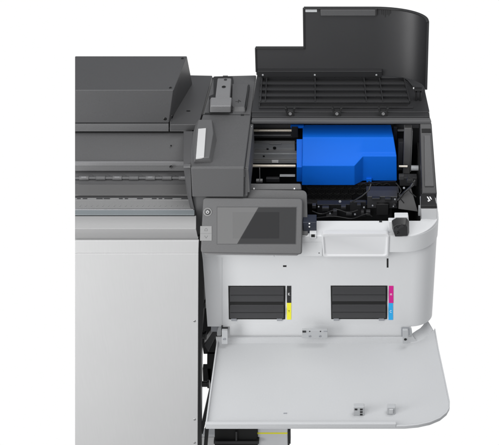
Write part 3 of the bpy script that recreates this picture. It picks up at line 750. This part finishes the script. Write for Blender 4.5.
# upright skirt with a rounded right corner coming towards the viewer
ys = yk_+.012
LEAN = .26
def zlean(v, zb_):
    z = zb_+.2
    for _ in range(20): z = Zy(v, ys+LEAN*(z-zb_))
    return z
zs0 = Zy(72, ys)-.01; zs1 = zlean(8.2, zs0); zs2 = zlean(48, zs0)
ns = Vector((0, -1, LEAN)).normalized()
def polyl(uv, d): return [on(u, v, Vector((0, ys+d, zs0)), ns) for u, v in uv]
def shear(b):
    for v in b.bm.verts: v.co.y += LEAN*(v.co.z-zs0)
    return b
xs0 = Xyz(255.6, ys+LEAN*(zs2-zs0), zs2); xs1 = Xyz(303.8, ys+LEAN*(zs1-zs0), zs1)
xr = Xyz(425.8, ys-.05, (zs0+zs1)/2)
rx_, ry_ = .145, .075
def skirt_xy(x): return ys
path = []
for k in range(0, 15):
    t = k/14*math.pi/2; path.append((xr-rx_+rx_*math.sin(t), ys-ry_+ry_*math.cos(t)))
path.append((xr+.0005, ys-ry_-.006))
plan = [(xs1, ys)] + path
th_ = .006
def offs(pl_, d):
    out = []
    for i, (x, y) in enumerate(pl_):
        a = pl_[max(0, i-1)]; c = pl_[min(len(pl_)-1, i+1)]; dx, dy = c[0]-a[0], c[1]-a[1]; l = math.hypot(dx, dy); out.append((x-dy/l*d, y+dx/l*d))
    return out
inn_ = offs(plan, th_)
b = MB()
# edge chamfer where the corner is cut at the top right
def ztop(i): 
    return zs1
b.loft([[Vector((x, y, zs0)), Vector((x, y, ztop(i))), Vector((x2, y2, ztop(i))), Vector((x2, y2, zs0))] for i, ((x, y), (x2, y2)) in enumerate(zip(plan, inn_))])
b.prism([Vector((xs0, ys, zs0)), Vector((xs1, ys, zs0)), Vector((xs1, ys, zs2)), Vector((xs0, ys, zs2))], (0, th_, 0))
shear(b); skirt = P(b, 'lid_skirt', 'dark', 0, smooth=True)
# stiffening rim round the free edge
b = MB(); b.loft([[Vector((x, y-.004 if i < 6 else y-.002, ztop(i)-.002)), Vector((x-(.003 if i > 6 else 0), y-.004, ztop(i)+.002)), Vector((x2, y2, ztop(i)+.002)), Vector((x2, y2, ztop(i)-.002))] for i, ((x, y), (x2, y2)) in enumerate(zip(plan, inn_))])
shear(b); P(b, 'top_rim', 'black', .0008, parent=skirt)
b = MB(); b.box((xs1-.003, ys-.004, zs2-.003), (xs1+.002, ys+.004, zs1)); b.box((xs0, ys-.004, zs2-.002), (xs1+.001, ys+.004, zs2+.003)); b.box((xs0-.002, ys-.004, zs0+.01), (xs0+.002, ys+.004, zs2)); shear(b); P(b, 'step_rim', 'black', .0008, parent=skirt)
P(MB().prism(polyl(rect(305.4, 9.4, 317, 12.2), -.002), (0, .003, 0)), 'pale_label', 'pale', .0004, parent=skirt)
P(MB().prism(polyl([(317.6, 9.2), (319.4, 9.2), (318.8, 12)], -.002), (0, .003, 0)), 'label_clip', 'black', parent=skirt)
P(MB().prism(polyl([(320.4, 9.8), (375.6, 9.8), (375.6, 16), (320.8, 16)], -.006), (0, .007, 0)), 'grip_bar', 'lid', .0015, parent=skirt)
P(MB().prism(polyl([(375.4, 9.0), (377, 9.0), (377, 15.6), (375.4, 16.4)], -.008), (0, .007, 0)), 'grip_end', 'black', .0008, parent=skirt)
b = MB()
for i, (u_, l_) in enumerate(((381.6, 4), (383.4, 4.6), (385.2, 7), (387, 4.6), (388.8, 5.4), (390.4, 3.4))):
    xx_ = Xyz(u_, ys, zs1); tt_ = math.asin(max(0, min(1, (xx_-(xr-rx_))/rx_))); yv_ = ys-ry_+ry_*math.cos(tt_)
    b.prism(polyl(rect(u_-.3, 10.4, u_+.3, 10.4+l_), yv_-ys-.0018), (0, .002, 0))
P(b, 'vent_slots', 'black', parent=skirt)
# curved inner edge at the corner foot
b = MB(); pth = [pz(u, v, ZL+.004) for u, v in ((380, 72.6), (390, 73), (400, 76), (408, 81), (413, 87))]
for p, q in zip(pth, pth[1:]): b.tube(p, q, .002, 8)
P(b, 'corner_bead', 'black', smooth=True)
# latch catch on the lid
b = MB(); 
for u_ in (415.4, 419.6): b.prism([py(u_, 91, Yz(101, ZL)), py(u_+1.8, 91, Yz(101, ZL)), py(u_+1.8, 101, Yz(101, ZL)), py(u_, 101, Yz(101, ZL))], (0, .012, 0))
b.prism(polyy(rect(414.4, 90, 422.4, 92.6), Yz(101, ZL)), (0, .016, 0)); P(b, 'lid_catch', 'black', .001)
screw(pz(414, 88.2, ZL+.001), (0, 0, 1), .0034, 'print')
# hinge clips
for u_ in (290.1, 336.9, 383.4):
    yc_ = Yz(113, ZL); z1, z0_ = Zy(108.2, yc_-.012), Zy(116.6, yc_-.012)
    X = lambda uu: Xyz(uu, yc_-.012, z1)
    b = MB(); Y0 = yc_-.014
    b.prism([Vector((X(u_-5.6), Y0, z1+.002)), Vector((X(u_-3.4), Y0, z1)), Vector((X(u_-2.6), Y0, z1-.010)), Vector((X(u_+2.6), Y0, z1-.010)), Vector((X(u_+3.4), Y0, z1)), Vector((X(u_+5.6), Y0, z1+.002)), Vector((X(u_+3.9), Y0, z1-.018)), Vector((X(u_+3.6), Y0, z0_)), Vector((X(u_-3.6), Y0, z0_)), Vector((X(u_-3.9), Y0, z1-.018))], (0, .012, 0))
    cl = P(b, 'hinge_clip', 'black', .001)
    b = MB(); b.lathe(Vector((X(u_), Y0-.0006, (z1+z0_)/2-.003)), (0, -1, 0), [(.0045, -.001), (.0045, .001), (.003, .0015), (.002, .0003), (0, .0003)], 14); P(b, 'clip_pin', 'handle', parent=cl, smooth=True)

# ============ touch panel on its tilted arm
AT = R(38); nP = Vector((0, -math.cos(AT), math.sin(AT)))      # panel normal
PP = py(250, 254, -.045)
def pq(u, v, d=0): return on(u, v, PP+nP*d, nP)
def tp(uv, d, th, name, m, bevel=.001, rad=0, parent=None, seg=2):
    pts_ = [pq(u, v, d) for u, v in uv]
    if rad: pts_ = rounded(pts_, rad)
    return P(MB().prism(pts_, -nP*th), name, m, bevel, parent=parent, seg=seg)
# rear housing
tp([(246, 183.6), (300.6, 183.6), (301.5, 190), (246, 190)], -.032, .03, 'arm_cover', 'grey', .004, .004)
hs = tp([(244, 189.6), (306.6, 190.4), (308.0, 236.8), (244, 238)], -.022, .024, 'panel_housing', 'grey', .004, [.001, .014, .010, .001])
for u_ in (254, 294.4): screw(pq(u_, 188.7, -.0315), nP, .0024, 'print')
pn = tp([(203.0, 197.4), (302.8, 198.6), (301.8, 254.4), (200.6, 253.0)], 0, .018, 'touch_panel', 'bezel', .0035, [.010, .012, .008, .010], seg=3)
tp([(202.6, 252.2), (300, 253.6), (297, 255.6), (206, 254.8)], -.012, .01, 'panel_underside', 'handle', .001, parent=pn)
tp([(216.6, 206.6), (297, 206.6), (296.2, 244.4), (216.6, 244.4)], .0004, .002, 'screen_bezel', 'lid', .0004, parent=pn)
sc = tp([(217.4, 207.4), (296.2, 207.4), (295.4, 243.8), (217.4, 243.8)], .0010, .001, 'screen', 'screen', 0, parent=pn)
tp([(232.6, 212.2), (279.2, 212.2), (279.0, 238.4), (232.8, 238.4)], .0014, .0004, 'display_area', 'display', 0, parent=sc)
kp = tp([(200.2, 226), (211.8, 226), (211.8, 240.8), (200.0, 240.8)], .0012, .004, 'side_keys', 'key', .0006, parent=pn)
tp([(200.4, 233.3), (211.6, 233.3), (211.6, 233.6), (200.4, 233.6)], .0014, .0004, 'key_seam', 'keyink', 0, parent=kp)
def stroke(pts_, w_, name, m, parent, d=.0015):
    bb = MB()
    for (a, c) in zip(pts_, pts_[1:]): bb.tube(pq(*a, d), pq(*c, d), w_, 6)
    return P(bb, name, m, parent=parent)
stroke([(204.6, 230.8), (204.6, 229.6), (206, 228.2), (207.4, 229.6), (207.4, 230.8), (204.6, 230.8)], .0004, 'key_symbol', 'keyink', kp)
stroke([(204.4, 235.8), (206, 238.2), (207.6, 235.8)], .0005, 'key_symbol', 'keyink', kp)
c0 = pq(207.7, 212, .0002)
b = MB(); b.lathe(c0, nP, [(.0112, 0), (.0112, .0012), (.0098, .0016), (.0090, .0012), (.0088, .0004), (0, .0004)], 28); pb = P(b, 'power_button', 'key', parent=pn, smooth=True)
b = MB(); b.lathe(c0, nP, [(.0078, .0002), (.0078, .0012), (.0066, .0016), (0, .0016)], 28); P(b, 'button_cap', 'dark', parent=pb, smooth=True)
b = MB()
ux = Vector((1, 0, 0)); uy = nP.cross(ux); uy = uy if uy.z > 0 else -uy
cc = c0+nP*.0018
ar = [cc + ux*.0036*math.sin(t) + uy*.0036*math.cos(t) for t in [R(35)+R(290)*i/12 for i in range(13)]]
for p, q in zip(ar, ar[1:]): b.tube(p, q, .0007, 6)
b.tube(cc+uy*.0005, cc+uy*.0048, .0007, 6); P(b, 'power_symbol', 'print', parent=pb)

# ============ stand and dark frame between the panel and the tower
def fbox(name, m, uv, Y, dep, bevel=.001): return P(MB().prism(polyy(uv, Y), (0, dep, 0)), name, m, bevel)
fbox('stand_upright', 'black', [(198, 236), (204.2, 236), (204.2, 300), (201.2, 352), (200.4, 470), (197.2, 470)], .05, .05)
fbox('stand_web', 'pit', [(200, 236), (224, 236), (224, 341), (216, 341), (216, 354), (203.6, 354.0), (200, 330)], .14, .02)
fbox('stand_web', 'pit', [(207.2, 352), (216, 352), (216, 388), (209.4, 388), (207.0, 368)], .14, .02)
fbox('stand_web', 'pit', [(202.6, 368.4), (211, 368.4), (211, 381.6), (203, 382)], .14, .02)
for (a, c, v_) in ((201, 206, 304), (201, 206.5, 335.5), (202, 209.5, 384)):
    b = MB(); z_ = Zy(v_, .06); b.tube((Xyz(a, .06, z_), .06, z_), (Xyz(c-2, .06, z_), .06, z_), .009, 14); b.tube((Xyz(c-2, .06, z_), .06, z_), (Xyz(c, .06, z_), .06, z_), .013, 14); P(b, 'stand_knob', 'black', .001)
b = MB(); b.prism([py(204, 345, .08), py(216, 327, .08), py(218, 332, .08), py(208, 352, .08)], (0, .03, 0)); P(b, 'stand_brace', 'dark', .001)
for (p_, q_) in (((212, 386), (201, 434)), ((207.2, 425), (203.6, 470))):
    a, c = py(*p_, .10), py(*q_, .10); b = MB(); w_ = Vector((.006, 0, 0)); b.prism([a-w_, a+w_, c+w_, c-w_], (0, .02, 0)); P(b, 'stand_brace', 'black', .001)
fbox('foot_rail', 'pale', [(199, 434.6), (216, 434.6), (216, 437), (199, 437)], .3, .03)
fbox('foot_rail', 'sheet', [(199, 437.4), (216, 437.4), (216, 470), (199, 470)], .3, .03)
sb = fbox('stand_beam', 'pit', [(214.6, 424), (257, 424), (257, 470), (214.6, 470)], .16, .10, .002)
fbox('beam_flange', 'black', [(213.6, 441.4), (259, 441.4), (259, 444), (213.6, 444)], .15, .02)
fbox('beam_edge', 'dark', [(235.4, 432), (237.2, 432), (237.2, 441), (235.4, 441)], .152, .02)
bx = fbox('waste_tank', 'white', [(257.4, 424), (287.4, 424), (288.2, 470), (257.4, 470)], .17, .10, .003)
P(MB().prism(polyy([(257.3, 432.6), (287.4, 432.6), (287.4, 434), (257.3, 434)], .1692), (0, .003, 0)), 'yellow_stripe', 'yel', parent=bx)
fbox('tank_clip', 'black', [(287.6, 431.6), (290.4, 431.6), (290.6, 444), (289.4, 444), (289.4, 470), (287.8, 470)], .175, .03)
